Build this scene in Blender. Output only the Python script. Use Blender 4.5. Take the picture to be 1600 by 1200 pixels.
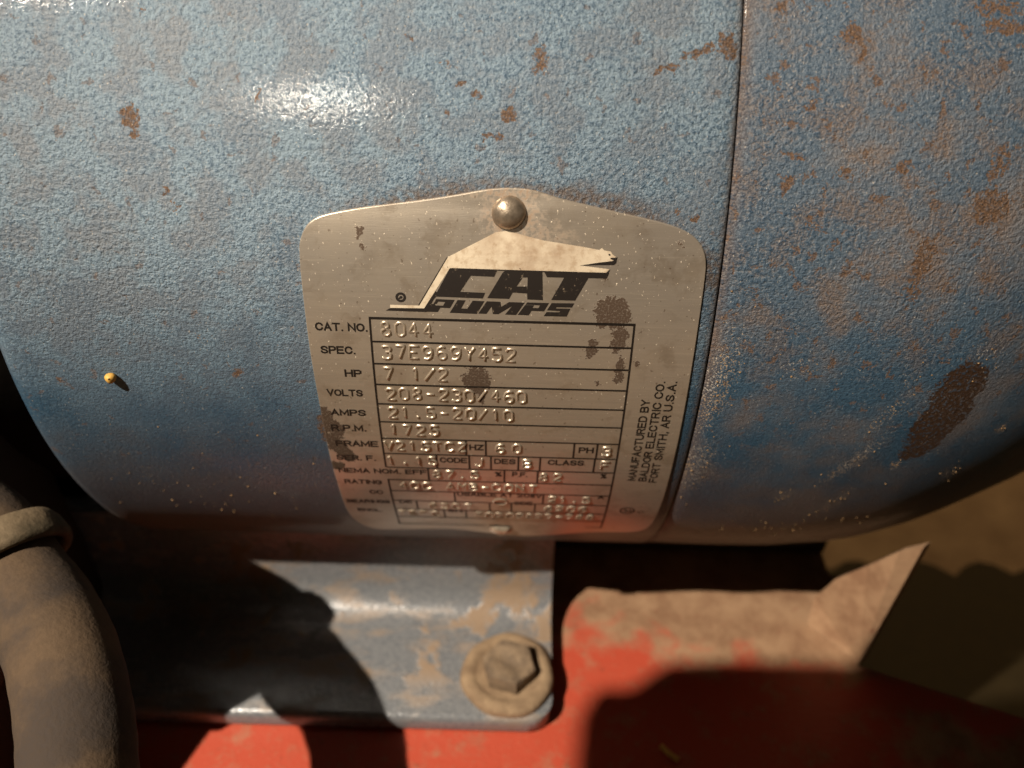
import bpy, bmesh, math, random
from mathutils import Vector, Matrix
random.seed(7)
for o in list(bpy.data.objects): bpy.data.objects.remove(o)
scene = bpy.context.scene
COL = scene.collection
# ------------------------------------------------------------------ camera
R0 = 0.12                                    # motor shell radius, metres; motor axis runs along X through the origin
cam_d = bpy.data.cameras.new('camera'); cam = bpy.data.objects.new('camera', cam_d); COL.objects.link(cam)
right = Vector((0.99964281, 0.01985052, 0.0178945)); up = Vector((-0.0264744, 0.64392929, 0.76462682)); fwd = Vector((-0.00365545, 0.76482745, -0.64422481))
CAMPOS = Vector((0, -0.25492, 0.11868))
M = Matrix(((right.x, up.x, -fwd.x, CAMPOS.x), (right.y, up.y, -fwd.y, CAMPOS.y), (right.z, up.z, -fwd.z, CAMPOS.z), (0, 0, 0, 1)))
cam.matrix_world = M
cam_d.sensor_width = 36; cam_d.lens = 1357.08 / 1600 * 36
cam_d.clip_start = 0.004; cam_d.clip_end = 50
cam_d.dof.use_dof = True; cam_d.dof.focus_distance = 0.168; cam_d.dof.aperture_fstop = 11.0
scene.camera = cam
# ------------------------------------------------------------------ light
world = bpy.data.worlds.new('World'); scene.world = world; world.use_nodes = True
bgn = world.node_tree.nodes['Background']; bgn.inputs[0].default_value = (1.0, 0.72, 0.45, 1); bgn.inputs[1].default_value = 0.022
LAMP = Vector((-0.67, -0.60, 0.995))
def lamp(name, kind, loc, energy, col, target=None, **kw):
    d = bpy.data.lights.new(name, kind); d.energy = energy; d.color = col
    for k, v in kw.items(): setattr(d, k, v)
    o = bpy.data.objects.new(name, d); o.location = loc; COL.objects.link(o)
    if target is not None:
        o.rotation_euler = (Vector(target) - Vector(loc)).to_track_quat('-Z', 'Y').to_euler()
    return o
lamp('work_lamp', 'POINT', LAMP, 132, (1.0, 0.87, 0.71), shadow_soft_size=0.009)
lamp('torch', 'SPOT', (-0.21, -0.745, 0.50), 9.0, (1.0, 0.90, 0.74), (-0.0365, -0.1056, 0.057), spot_size=math.radians(8.5), spot_blend=1.0, shadow_soft_size=0.014)
lamp('floor_lamp', 'SPOT', (0.40, 0.95, 0.55), 50, (1.0, 0.74, 0.46), (0.27, 0.13, -0.262), spot_size=math.radians(19), spot_blend=0.6, shadow_soft_size=0.02)
vs = scene.view_settings; vs.view_transform = 'Standard'; vs.look = 'None'; vs.exposure = 0; vs.gamma = 1
vs.use_curve_mapping = False
# ------------------------------------------------------------------ data: millimetres on the unrolled motor surface (u along the axis, s down the curve)
D = {
    'ROWS': [-19.775, -14.606, -9.437, -4.268, 0.901, 6.07, 11.239, 16.408, 21.577, 26.746, 31.915, 37.084, 42.253, 47.422, 52.591],
    'UL': -28.46,
    'UR': 22.74,
    'OUT': [[-40.89, -33.24], [-40.24, -35.67], [-39.02, -37.83], [-37.17, -39.17], [-34.78, -39.93], [-28.87, -41.12], [-23.01, -41.96], [-17.16, -42.8], [-10.53, -43.99], [-7.06, -44.76], [-2.67, -45.32], [1.04, -45.19], [3.72, -44.69], [6.66, -43.74], [11.94, -42.62], [17.84, -41.39], [23.76, -40.27], [28.18, -39.22], [31.23, -38.0], [33.54, -36.16], [34.93, -33.18], [35.01, -28.46], [34.93, -18.52], [35.01, -0.57], [35.15, 18.46], [35.27, 32.34], [35.15, 47.46], [33.75, 53.14], [28.28, 56.38], [11.82, 57.6], [0.19, 58.27], [-16.47, 58.05], [-28.98, 56.64], [-36.19, 56.08], [-39.67, 50.94], [-40.52, 44.13], [-40.32, 30.95], [-40.44, 19.98], [-40.3, 2.83], [-40.62, -7.31], [-40.82, -21.79]],
    'LAB': [["CAT. NO.", -39.26, -29.04, -18.57, -16.75], ["SPEC.", -38.78, -31.81, -13.41, -11.48], ["HP", -34.47, -30.99, -7.88, -5.97], ["VOLTS", -38.67, -31.18, -2.95, -0.73], ["AMPS", -38.54, -31.03, 2.44, 4.85], ["R.P.M.", -38.99, -31.49, 7.15, 9.35], ["FRAME", -38.69, -29.37, 12.19, 14.36], ["SER. F.", -39.23, -30.44, 17.1, 19.49], ["NEMA NOM. EFF", -39.4, -19.42, 21.7, 24.87], ["RATING", -38.74, -30.04, 26.77, 29.41], ["CC", -33.55, -30.25, 31.72, 34.01], ["BEARINGS", -39.63, -29.18, 36.57, 39.57], ["ENCL.", -37.78, -31.66, 41.97, 45.04], ["HZ", -9.63, -6.29, 12.4, 14.58], ["PH", 14.13, 17.47, 12.28, 14.67], ["CODE", -16.25, -10.16, 17.08, 19.46], ["DES", -4.21, 0.61, 17.04, 19.43], ["CLASS", 7.68, 15.75, 16.91, 19.29], ["%", -4.22, -2.34, 22.26, 24.37], ["P.F.", -0.17, 3.29, 22.02, 24.39], ["%", 19.58, 21.31, 21.89, 23.98], ["USABLE AT 208V", -12.98, 7.03, 31.34, 34.29], ["A", 20.03, 21.53, 31.25, 33.86], ["DE", -26.96, -23.89, 36.36, 38.96], ["ODE", 0.46, 4.89, 35.67, 38.22], ["SN", -15.73, -11.98, 41.31, 43.87]],
    'STAMP': [["8044", -26.29, -16.31, 0], ["37E969Y452", -26.5, -0.16, 1], ["7 1/2", -26.45, -13.81, 2], ["208-230/460", -26.32, 2.29, 3], ["21.5-20/10", -26.44, -0.23, 4], ["1725", -26.57, -16.19, 5], ["V215TCZ", -28.13, -10.45, 6], ["60", -3.79, 1.48, 6], ["3", 19.37, 21.57, 6], ["1.15", -28.01, -16.93, 7], ["J", -8.45, -6.33, 7], ["B", 2.3, 4.7, 7], ["F", 19.52, 21.49, 7], ["87.5", -18.09, -7.68, 8], ["82", 6.19, 10.94, 8], ["40C AMB-CONT", -26.12, 5.46, 9], ["21.5", 8.51, 18.36, 10], ["6307", -19.94, -9.48, 11], ["6206", 7.98, 17.89, 11], ["TEFC", -27.86, -17.77, 12], ["F0209827-788", -8.72, 19.96, 12]],
    'VL': [[6, -10.31], [6, -6.01], [6, 13.13], [6, 18.12], [7, -16.94], [7, -9.72], [7, -4.91], [7, 1.16], [7, 5.97], [7, 17.97], [8, -19.09], [8, -1.9], [8, 5.61], [10, -13.56], [10, 7.3], [11, -22.84], [11, -5.35], [11, -0.14], [11, 5.52], [12, -16.53], [12, -11.21]],
    'VT': [["MANUFACTURED BY", [26.82, 24.48], [26.92, -2.19]], ["BALDOR ELECTRIC CO.", [29.3, 24.63], [29.22, -6.88]], ["FORT SMITH, AR U.S.A.", [31.68, 25.06], [31.66, -6.96]]],
    'CSA': [[27.79, 39.6], [31.11, 40.17]],
    'LOGO': {"white": [[-24.35, -22.69], [-18.92, -22.68], [-13.44, -32.14], [-13.2, -32.51], [-4.32, -37.38], [-2.21, -37.7], [1.05, -36.89], [4.62, -36.09], [12.06, -35.09], [14.9, -34.59], [15.41, -35.0], [15.82, -34.56], [17.08, -34.35], [17.54, -33.7], [18.16, -33.35], [17.99, -33.22], [17.22, -33.2], [17.12, -32.89], [17.69, -32.79], [17.5, -32.54], [14.9, -32.19], [11.51, -31.55], [17.02, -30.98], [16.53, -30.29], [-12.85, -30.36], [-17.86, -22.14], [-24.38, -22.05]], "edge": [[-18.77, -22.71], [-19.01, -22.71], [-13.56, -32.2], [-13.28, -32.57], [-13.2, -32.45], [-13.44, -32.08]], "tail": [[-25.27, -21.46], [-24.38, -22.02], [-17.86, -22.11], [-15.64, -25.79], [-15.04, -25.15], [-15.91, -24.15], [-17.42, -21.38]], "C": [[-12.85, -30.33], [-3.86, -30.3], [-4.5, -28.9], [-8.89, -29.0], [-10.9, -25.76], [-6.16, -25.66], [-6.61, -24.51], [-15.81, -24.64]], "A1": [[-2.42, -30.27], [1.24, -30.28], [-1.58, -24.55], [-5.75, -24.6], [-2.95, -29.7]], "A2": [[1.24, -30.28], [4.54, -30.24], [4.85, -24.47], [1.89, -24.55], [1.8, -25.75], [1.82, -28.95], [0.74, -28.92]], "A3": [[0.09, -28.2], [0.77, -28.92], [0.8, -28.73], [-0.24, -27.11], [1.69, -27.17], [1.83, -25.75], [-1.06, -25.87]], "T": [[4.84, -30.22], [17.07, -30.18], [16.67, -29.16], [13.21, -29.13], [11.0, -24.55], [6.43, -24.55], [8.67, -29.1], [5.43, -29.11]], "strip": [[-12.79, -30.43], [16.53, -30.25], [17.2, -30.93], [16.9, -30.11], [4.85, -30.09], [-12.8, -30.24]], "P1": [[-15.52, -24.13], [-11.95, -24.06], [-12.89, -22.31], [-14.73, -22.36], [-15.24, -21.44], [-17.57, -21.44], [-16.55, -23.08], [-15.75, -23.1], [-15.7, -22.83], [-14.23, -22.78], [-13.79, -23.55], [-15.13, -23.61], [-15.45, -23.11], [-16.06, -23.09]], "U": [[-11.4, -24.05], [-9.87, -24.02], [-10.74, -22.31], [-9.57, -22.28], [-8.53, -24.0], [-6.27, -23.96], [-7.73, -21.25], [-12.96, -21.34]], "M": [[-5.84, -23.94], [-3.22, -23.92], [-3.08, -22.86], [-1.57, -23.9], [1.43, -23.88], [-0.19, -21.23], [-2.31, -21.27], [-1.0, -23.09], [-3.58, -21.31], [-4.65, -21.31], [-4.91, -22.87], [-5.88, -21.31], [-7.48, -21.33]], "P2": [[1.88, -23.93], [6.06, -23.91], [5.16, -22.16], [2.76, -22.19], [2.24, -21.24], [0.12, -21.28], [1.5, -23.39], [3.21, -23.37], [2.92, -22.83], [4.03, -22.8], [4.37, -23.37], [3.21, -23.42], [1.56, -23.46]], "S": [[6.55, -23.93], [10.88, -23.98], [10.5, -23.11], [7.57, -23.1], [7.33, -22.82], [10.18, -22.84], [9.56, -21.18], [5.13, -21.15], [5.65, -22.04], [8.08, -22.04], [8.28, -22.32], [5.7, -22.38]], "jaw": [[11.51, -31.52], [14.91, -32.16], [17.62, -32.6], [18.4, -33.35], [18.19, -32.13], [17.79, -31.81], [14.34, -31.71]], "eye": [[16.64, -33.85], [16.84, -33.95], [17.06, -33.83], [17.04, -33.62], [16.81, -33.56]], "mouth": [[17.1, -33.17], [17.99, -33.19], [18.4, -33.35], [18.26, -32.83], [17.7, -32.76], [17.12, -32.92]], "p_hole": [[2.96, -23.5], [4.19, -23.5], [3.9, -23.06], [2.67, -23.06]]},
    'REG': [-22.26, -24.3],
    'RIV': [-1.99, -41.0],
    'HOLE': [-2.75, 36.37],
    'PIN': [-2.63, 54.42],
    'PSTAIN': [[18.41, -22.14, 4.15, 3.99, 0, 1], [20.12, -16.39, 1.98, 3.69, 0, 0.9], [14.89, -14.36, 1.51, 2.9, 0.3, 0.8], [20.76, -9.28, 1.02, 4.0, 0, 0.8], [-7.77, -5.99, 3.25, 3.86, 0, 1], [-6.88, -1.87, 1.32, 2.72, 0, 0.7], [-29.63, -36.9, 1.18, 1.43, 0.3, 0.7], [-28.94, -34.04, 0.71, 0.85, 0, 1], [-39.43, 6.54, 2.31, 6.21, -0.4, 1], [-38.02, 14.75, 2.24, 6.27, -0.5, 1], [-39.36, 21.42, 2.03, 2.03, 0, 0.9], [30.1, -36.31, 0.71, 1.19, 0, 0.5], [16.35, -28.59, 0.72, 1.02, 0, 0.5], [23.8, -10.76, 0.5, 0.61, 0, 0.9], [16.54, -5.98, 1.03, 0.97, 0, 0.5], [-10.76, -30.36, 0.48, 0.5, 0, 0.5]],
    'PDUST': [[-1.39, -40.2, 6.79, 4.64, 0, 1], [4.57, -37.43, 7.02, 2.6, 0.1, 0.6], [-2.65, -44.53, 8.7, 1.37, 0, 1]],
    'RUST': [[-70.06, -56.18, 1.96, 2.4, 0, 1], [-69.53, -52.9, 1.51, 1.32, 0, 1], [-64.81, -43.12, 0.82, 1.04, -0.5, 0.9], [-63.07, -40.85, 1.18, 1.64, -0.6, 0.5], [-46.93, -60.23, 0.68, 1.51, 0.1, 0.8], [-20.1, -70.39, 1.34, 0.65, 0.3, 1], [-10.99, -63.05, 0.9, 0.65, 0, 0.8], [-8.13, -61.17, 1.13, 1.08, 0, 0.8], [-2.63, -58.26, 1.48, 1.74, 0.2, 1], [-5.16, -54.15, 2.28, 0.77, -0.2, 0.9], [-13.2, -58.33, 0.68, 0.65, 0, 0.9], [2.99, -67.71, 2.02, 3.64, 0.15, 0.7], [-13.3, -66.45, 2.24, 1.51, 0, 0.5], [35.72, -70.87, 1.57, 3.24, 0, 1], [30.97, -69.68, 4.48, 1.3, -0.3, 0.75], [24.96, -66.51, 3.36, 1.08, -0.4, 0.7], [39.0, -66.63, 0.01, 0.01, 0, 0], [31.98, -40.96, 1.17, 1.17, 0, 0.9], [28.96, -42.04, 0.93, 0.93, 0, 0.6], [-56.25, -5.88, 1.83, 1.96, 0, 0.75], [-92.84, -3.18, 1.33, 1.01, 0, 0.9], [-62.54, -13.83, 1.14, 2.35, -0.3, 0.5], [-91.5, -25.39, 2.48, 2.88, 0, 0.3], [-67.49, -73.79, 0.9, 0.87, 0, 0.6], [-40.1, 8.78, 2.21, 6.06, 0, 0.9]],
    'BELL': [[57.36, -73.26, 2.24, 2.64, 0.3, 1], [59.26, -70.02, 1.01, 1.74, 0, 1], [44.23, -77.67, 1.34, 1.32, 0, 0.8], [70.15, -67.55, 1.34, 2.4, 0, 0.6], [50.95, -61.07, 1.81, 1.32, 0, 0.8], [54.16, -57.29, 1.37, 1.1, 0, 0.6], [47.94, -47.04, 1.04, 2.3, 0.1, 1], [48.98, -52.16, 2.99, 1.12, 0.2, 0.7], [58.51, -49.58, 1.61, 1.58, 0, 0.8], [68.73, -50.74, 2.53, 1.57, -0.1, 0.8], [75.35, -33.49, 2.6, 6.2, 0.1, 0.9], [78.38, -36.03, 5.9, 1.69, -0.3, 0.5], [86.13, -43.97, 4.41, 4.18, -0.3, 1], [86.36, -51.97, 2.53, 4.44, 0.3, 0.7], [53.32, -40.78, 1.64, 3.3, 0, 0.6], [74.2, -27.75, 3.15, 1.81, 0, 0.7], [84.68, -75.57, 6.66, 1.53, 0, 0.8], [52.66, -19.01, 1.98, 3.36, 0.2, 0.5], [82.82, -78.62, 6.72, 1.98, 0, 0.7]],
    'BIG': [[90.77, -4.42, 5.63, 8.02, 0.25, 1], [90.0, 3.45, 5.54, 8.6, 0.45, 1], [89.01, 11.12, 3.54, 6.33, 0.6, 1]],
    'GRIT': [[40.97, -5.73, 5.16, 21.32, 0.12, 0.8], [39.86, 20.23, 7.05, 15.0, 0.1, 0.85], [74.38, 16.22, 3.06, 13.86, 0.5, 0.9], [77.54, 1.67, 2.62, 9.1, 0.5, 0.7], [74.71, 36.26, 3.9, 14.32, 0.5, 0.9], [84.88, 18.13, 1.96, 2.87, 0, 1], [100.49, 25.21, 3.69, 4.97, -0.4, 0.9], [62.45, 30.25, 4.38, 4.94, 0.2, 0.8], [95.37, -13.77, 5.0, 5.96, 0, 0.5], [56.74, -11.03, 5.08, 4.59, -0.3, 0.5], [79.57, -7.02, 3.33, 4.19, 0, 0.5], [65.51, 53.22, 23.85, 7.34, 0, 0.8], [84.18, 46.02, 7.65, 3.79, 0, 0.9], [107.03, 10.37, 2.43, 2.91, -0.4, 1]],
    'SEED': [-82.27, -4.37],
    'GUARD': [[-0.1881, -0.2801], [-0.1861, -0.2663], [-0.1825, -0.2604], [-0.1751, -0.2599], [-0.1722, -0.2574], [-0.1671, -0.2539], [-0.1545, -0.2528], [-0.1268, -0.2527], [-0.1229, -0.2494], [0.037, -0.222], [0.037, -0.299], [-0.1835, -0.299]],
}
# ------------------------------------------------------------------ helpers
def cyl(u, s, h=0.0, R=R0):
    """millimetre surface coordinates -> point on the motor, h metres proud"""
    a = s / (R0 * 1000); r = R + h
    return Vector((u / 1000, -r * math.cos(a), -r * math.sin(a)))
def link(name, me, mat, parent=None, label=None, cat=None, group=None, kind=None, smooth=True):
    o = bpy.data.objects.new(name, me); COL.objects.link(o)
    if mat is not None and not me.materials: me.materials.append(mat)
    if parent is not None: o.parent = parent
    for k, v in (('label', label), ('category', cat), ('group', group), ('kind', kind)):
        if v: o[k] = v
    if smooth:
        for p in me.polygons: p.use_smooth = True
    return o
def empty(name, loc, label, cat, group=None):
    o = bpy.data.objects.new(name, None); o.location = loc; o.empty_display_size = 0.01; COL.objects.link(o)
    o['label'] = label; o['category'] = cat
    if group: o['group'] = group
    bpy.context.view_layer.update()
    return o
def pydata(name, v, f, uvs=None):
    me = bpy.data.meshes.new(name); me.from_pydata([tuple(x) for x in v], [], f); me.update()
    if uvs is not None:
        l = me.uv_layers.new(name='UVMap')
        for lp in me.loops: l.data[lp.index].uv = uvs[lp.vertex_index]
    return me
def autosmooth(me, deg=35):
    me.set_sharp_from_angle(angle=math.radians(deg))
def poly_prism(name, pts, z0, z1, bevel=0.0, seg=2):
    bm = bmesh.new()
    vs_ = [bm.verts.new((x, y, z0)) for x, y in pts]; f = bm.faces.new(vs_)
    bmesh.ops.recalc_face_normals(bm, faces=[f])
    r = bmesh.ops.extrude_face_region(bm, geom=[f])
    bmesh.ops.translate(bm, verts=[g for g in r['geom'] if isinstance(g, bmesh.types.BMVert)], vec=(0, 0, z1 - z0))
    bmesh.ops.recalc_face_normals(bm, faces=bm.faces)
    if bevel:
        bmesh.ops.bevel(bm, geom=[e for e in bm.edges], offset=bevel, segments=seg, affect='EDGES', profile=0.5)
    me = bpy.data.meshes.new(name); bm.to_mesh(me); bm.free(); autosmooth(me); return me
def xprism(name, yz, x0, x1, bevel=.002):
    me = poly_prism(name, yz, x0, x1, bevel)
    for q in me.vertices: q.co = (q.co.z, q.co.x, q.co.y)
    me.update(); return me
def lathe(name, prof, n=96, loc=(0, 0, 0), axis=None, a0=0, a1=2 * math.pi, wob=None):
    """prof: (distance along axis, radius)"""
    axis = Vector(axis or (0, 0, 1)).normalized(); q = axis.to_track_quat('Z', 'Y'); v, f = [], []
    for i, (t, r) in enumerate(prof):
        for k in range(n):
            a = 2 * math.pi * k / n; rr = r * (1 + (wob(a, t) if wob else 0))
            v.append(q @ Vector((rr * math.cos(a), rr * math.sin(a), t)) + Vector(loc))
    for i in range(len(prof) - 1):
        for k in range(n):
            a, b = i * n + k, i * n + (k + 1) % n
            f.append((a, b, b + n, a + n))
    return pydata(name, v, f)
def rnd_loop(pts, r, seg=5):
    """round the corners of a 2-D loop"""
    out = []; n = len(pts)
    for i in range(n):
        p0, p, p1 = Vector(pts[i - 1]), Vector(pts[i]), Vector(pts[(i + 1) % n])
        a = (p0 - p); b = (p1 - p); d = min(r, a.length * .45, b.length * .45)
        A = p + a.normalized() * d; B = p + b.normalized() * d
        for k in range(seg + 1):
            t = k / seg; out.append(tuple(A * (1 - t) ** 2 + p * 2 * t * (1 - t) + B * t * t))
    return out
# ------------------------------------------------------------------ materials
class NT:
    def __init__(s, name):
        s.m = bpy.data.materials.new(name); s.m.use_nodes = True; s.t = s.m.node_tree; s.n = s.t.nodes; s.l = s.t.links
        s.b = s.n['Principled BSDF']; s.out = s.n['Material Output']
    def mk(s, typ, **kw):
        x = s.n.new(typ)
        for k, v in kw.items(): setattr(x, k, v)
        return x
    def put(s, sock, v):
        if isinstance(v, bpy.types.NodeSocket): s.l.new(v, sock)
        elif v is not None:
            if sock.type == 'RGBA' and len(v) == 3: v = (*v, 1)
            sock.default_value = v
    def uv(s):
        s.flat = True
        return s.mk('ShaderNodeUVMap').outputs[0]
    def obj(s): return s.mk('ShaderNodeTexCoord').outputs['Object']
    def geo(s): return s.mk('ShaderNodeNewGeometry').outputs['Position']
    def noise(s, vec, scale, detail=4, rough=.55, dist=0, col=False):
        x = s.mk('ShaderNodeTexNoise', noise_dimensions='2D' if getattr(s, 'flat', False) else '3D'); s.put(x.inputs['Vector'], vec); x.inputs['Scale'].default_value = scale
        x.inputs['Detail'].default_value = detail; x.inputs['Roughness'].default_value = rough; x.inputs['Distortion'].default_value = dist
        return x.outputs['Color' if col else 'Fac']
    def voro(s, vec, scale, feat='F1', rnd=1):
        x = s.mk('ShaderNodeTexVoronoi', feature=feat, voronoi_dimensions='2D' if getattr(s, 'flat', False) else '3D'); s.put(x.inputs['Vector'], vec); x.inputs['Scale'].default_value = scale; x.inputs['Randomness'].default_value = rnd
        return x.outputs['Distance']
    def math(s, op, a, b=None, c=None, clamp=False):
        x = s.mk('ShaderNodeMath', operation=op, use_clamp=clamp); s.put(x.inputs[0], a)
        if b is not None: s.put(x.inputs[1], b)
        if c is not None: s.put(x.inputs[2], c)
        return x.outputs[0]
    def vmath(s, op, a, b=None, scale=None):
        x = s.mk('ShaderNodeVectorMath', operation=op); s.put(x.inputs[0], a)
        if b is not None: s.put(x.inputs[1], b)
        if scale is not None: s.put(x.inputs['Scale'], scale)
        return x.outputs['Value' if op in ('LENGTH', 'DOT_PRODUCT') else 'Vector']
    def step(s, v, lo, hi, a=0., b=1.):
        x = s.mk('ShaderNodeMapRange', interpolation_type='SMOOTHSTEP'); s.put(x.inputs[0], v)
        for i, q in enumerate((lo, hi, a, b)): x.inputs[i + 1].default_value = q
        return x.outputs[0]
    def mix(s, fac, a, b):
        x = s.mk('ShaderNodeMix', data_type='RGBA'); s.put(x.inputs[0], fac); s.put(x.inputs[6], a); s.put(x.inputs[7], b); return x.outputs[2]
    def mixf(s, fac, a, b):
        x = s.mk('ShaderNodeMix', data_type='FLOAT'); s.put(x.inputs[0], fac); s.put(x.inputs[2], a); s.put(x.inputs[3], b); return x.outputs[0]
    def mapping(s, vec, loc=(0, 0, 0), rot=(0, 0, 0), sc=(1, 1, 1), typ='POINT'):
        x = s.mk('ShaderNodeMapping', vector_type=typ); s.put(x.inputs[0], vec); x.inputs[1].default_value = loc; x.inputs[2].default_value = rot; x.inputs[3].default_value = sc
        return x.outputs[0]
    def sep(s, vec):
        x = s.mk('ShaderNodeSeparateXYZ'); s.put(x.inputs[0], vec); return x.outputs
    def ragged(s, vec, scale, amp, detail=3):
        n = s.noise(vec, scale, detail, .6, col=True)
        return s.vmath('ADD', vec, s.vmath('SCALE', s.vmath('SUBTRACT', n, (.5, .5, .5)), scale=amp))
    def blobs(s, vec, lst, lo=.8, hi=1.15):
        acc = None
        for (u, v, a, b, ang, k) in lst:
            if k <= 0: continue
            d = s.vmath('LENGTH', s.mapping(vec, (u, v, 0), (0, 0, ang), (a, b, 1), 'TEXTURE'))
            x = s.step(d, lo, hi, k, 0.)
            acc = x if acc is None else s.math('MAXIMUM', acc, x)
        return acc
    def bump(s, h, strength, dist, normal=None):
        x = s.mk('ShaderNodeBump'); s.put(x.inputs['Height'], h); s.put(x.inputs['Strength'], strength); x.inputs['Distance'].default_value = dist
        if normal is not None: s.put(x.inputs['Normal'], normal)
        return x.outputs[0]
    def done(s, color=None, rough=None, metal=None, normal=None, spec=None, coat=None, crough=None, aniso=None):
        for nm, v in (('Base Color', color), ('Roughness', rough), ('Metallic', metal), ('Normal', normal), ('Specular IOR Level', spec), ('Coat Weight', coat), ('Coat Roughness', crough), ('Anisotropic', aniso)):
            if v is not None: s.put(s.b.inputs[nm], v)
        return s.m
BLUE = (0.020, 0.058, 0.106); PALE = (0.068, 0.142, 0.214); RUSTC = (0.105, 0.052, 0.026); DIRT = (0.10, 0.058, 0.03)
def m_paint(name, bell):
    t = NT(name); uv = t.uv(); su, sv, _ = t.sep(uv)
    low = t.step(sv, -34, 14)                        # flank mask: finer sprayed texture, and shade painted as darker pigment
    crown_light = t.step(sv, 8, -44)                     # light from above, painted as a paler upper side
    n1 = t.noise(uv, 1.15, 3, .62); n2 = t.noise(uv, 2.6, 3, .65); n3 = t.noise(uv, .11, 4, .62); n4 = t.noise(uv, .035, 3, .6)
    fine = t.noise(t.mapping(uv, sc=(.35, 1.3, 1)), 3.0, 2, .6)
    spk = t.math('ADD', t.math('SUBTRACT', n1, .5), t.math('MULTIPLY', t.math('SUBTRACT', n2, .5), .8))     # speckled hammertone pigment
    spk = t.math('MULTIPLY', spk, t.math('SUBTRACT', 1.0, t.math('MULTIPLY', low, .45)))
    spk = t.math('SUBTRACT', t.math('MULTIPLY', spk, t.step(n3, .3, .7, .6, 1.25)), t.math('MULTIPLY', low, .06))  # painted shade: pigment darker towards the flank
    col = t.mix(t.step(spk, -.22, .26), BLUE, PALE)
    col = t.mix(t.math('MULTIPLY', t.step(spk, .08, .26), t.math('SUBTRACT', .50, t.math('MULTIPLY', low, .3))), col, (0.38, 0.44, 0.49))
    # old dust in patches, plus light painted onto the upper side
    film_light = t.math('MULTIPLY', t.step(t.math('ADD', t.math('ADD', n4, t.math('MULTIPLY', n3, .4)), t.step(su, 5, -70, -.08, .16)) if not bell else t.math('ADD', n4, t.math('MULTIPLY', n3, .4)), .56, .96), .34 if not bell else .66)
    if not bell: film_light = t.math('MULTIPLY', film_light, t.math('SUBTRACT', 1.0, t.math('MULTIPLY', t.step(sv, -10, 20), .6)))
    film_light = t.math('ADD', film_light, t.math('MULTIPLY', crown_light, t.math('MULTIPLY', t.step(spk, -.40, .36), 1.0 if not bell else .62)), clamp=True)
    col = t.mix(film_light, col, t.mix(t.step(n3, .4, .6), (0.180, 0.205, 0.235), (0.190, 0.258, 0.318)) if not bell else t.mix(t.step(n3, .42, .6), (0.150, 0.152, 0.165), (0.165, 0.140, 0.130)))
    r1 = t.ragged(uv, .4, 3.4, 4)
    grain = t.math('ADD', t.math('MULTIPLY', t.math('SUBTRACT', n1, .5), .9), t.math('MULTIPLY', t.math('SUBTRACT', n2, .5), .7))
    rust = t.step(t.math('ADD', t.blobs(r1, D['BELL'] if bell else D['RUST'], .35, 1.45), grain), .50, .66)
    if bell:
        broad = t.math('MULTIPLY', t.step(t.math('ADD', n3, t.math('MULTIPLY', grain, .55)), .50, .68), t.step(sv, 14, -22))
        rust = t.math('MAXIMUM', rust, t.math('MULTIPLY', broad, .30))
        fl = t.step(t.math('ADD', t.noise(r1, .30, 3, .6), t.math('MULTIPLY', grain, .25)), .62, .68)
        rust = t.math('MAXIMUM', rust, t.math('MULTIPLY', fl, t.step(sv, 20, -10, .2, .85)))
        seam = t.step(t.math('ADD', su, t.math('MULTIPLY', grain, 5)), 41.2, 38.6)
        rust = t.math('MAXIMUM', rust, t.math('MULTIPLY', seam, .6))
    else:
        specks = t.step(t.noise(r1, .33, 2, .5), .71, .74)
        rust = t.math('MAXIMUM', rust, t.math('MULTIPLY', specks, .55))
    rc = t.mix(t.step(n2, .35, .65), (0.062, 0.034, 0.020), (0.165, 0.088, 0.042))
    col = t.mix(t.math('MULTIPLY', rust, t.step(n1, .25, .55, .3, .95)), col, rc)
    if not bell:
        # dirt packed along the rim of the nameplate
        top = t.blobs(r1, [(-2, -38, 34, 9.5, 0, .85), (22, -34, 20, 7, .25, .85)], .75, 1.1)
        col = t.mix(t.math('MULTIPLY', top, t.step(n1, .15, .6)), col, (0.085, 0.052, 0.032))
        edge = t.step(t.math('ADD', su, t.math('MULTIPLY', n1, 2.5)), 37.6, 39.2)
        col = t.mix(t.math('MULTIPLY', edge, .5), col, DIRT)
    else:
        big = t.step(t.math('ADD', t.blobs(r1, D['BIG'], .55, 1.35), t.math('MULTIPLY', grain, .8)), .34, .50)
        col = t.mix(t.math('MULTIPLY', big, t.step(n1, .36, .46, .35, 1)), col, (0.045, 0.024, 0.014))
    # pale grit crusted on the lower flank
    ga = t.blobs(r1, D['GRIT'], .3, 1.25) if bell else t.math('MULTIPLY', t.step(sv, 14, 30), .46)
    gm = t.step(t.math('ADD', t.math('MULTIPLY', ga, .62), t.math('ADD', grain, t.math('MULTIPLY', t.math('SUBTRACT', n2, .5), 1.6))), .60 if bell else .56, .78)
    col = t.mix(gm, col, t.mix(t.step(n3, .4, .6), (0.42, 0.30, 0.18), (0.48, 0.45, 0.40)))
    fleck = t.step(t.noise(t.mapping(uv, rot=(0, 0, .6), sc=(1, .6, 1)), 2.1, 2, .5), .735, .77)
    col = t.mix(t.math('MULTIPLY', fleck, .55), col, (0.50, 0.44, 0.36))
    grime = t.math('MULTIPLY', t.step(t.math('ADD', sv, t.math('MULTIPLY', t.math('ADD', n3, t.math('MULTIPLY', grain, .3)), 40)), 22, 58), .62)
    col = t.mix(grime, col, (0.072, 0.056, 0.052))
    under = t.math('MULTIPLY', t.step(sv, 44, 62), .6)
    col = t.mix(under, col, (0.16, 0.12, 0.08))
    rough = t.mixf(t.math('MAXIMUM', rust, gm), t.mixf(film_light, t.mixf(n2, .40, .52), .56), .85)
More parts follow.
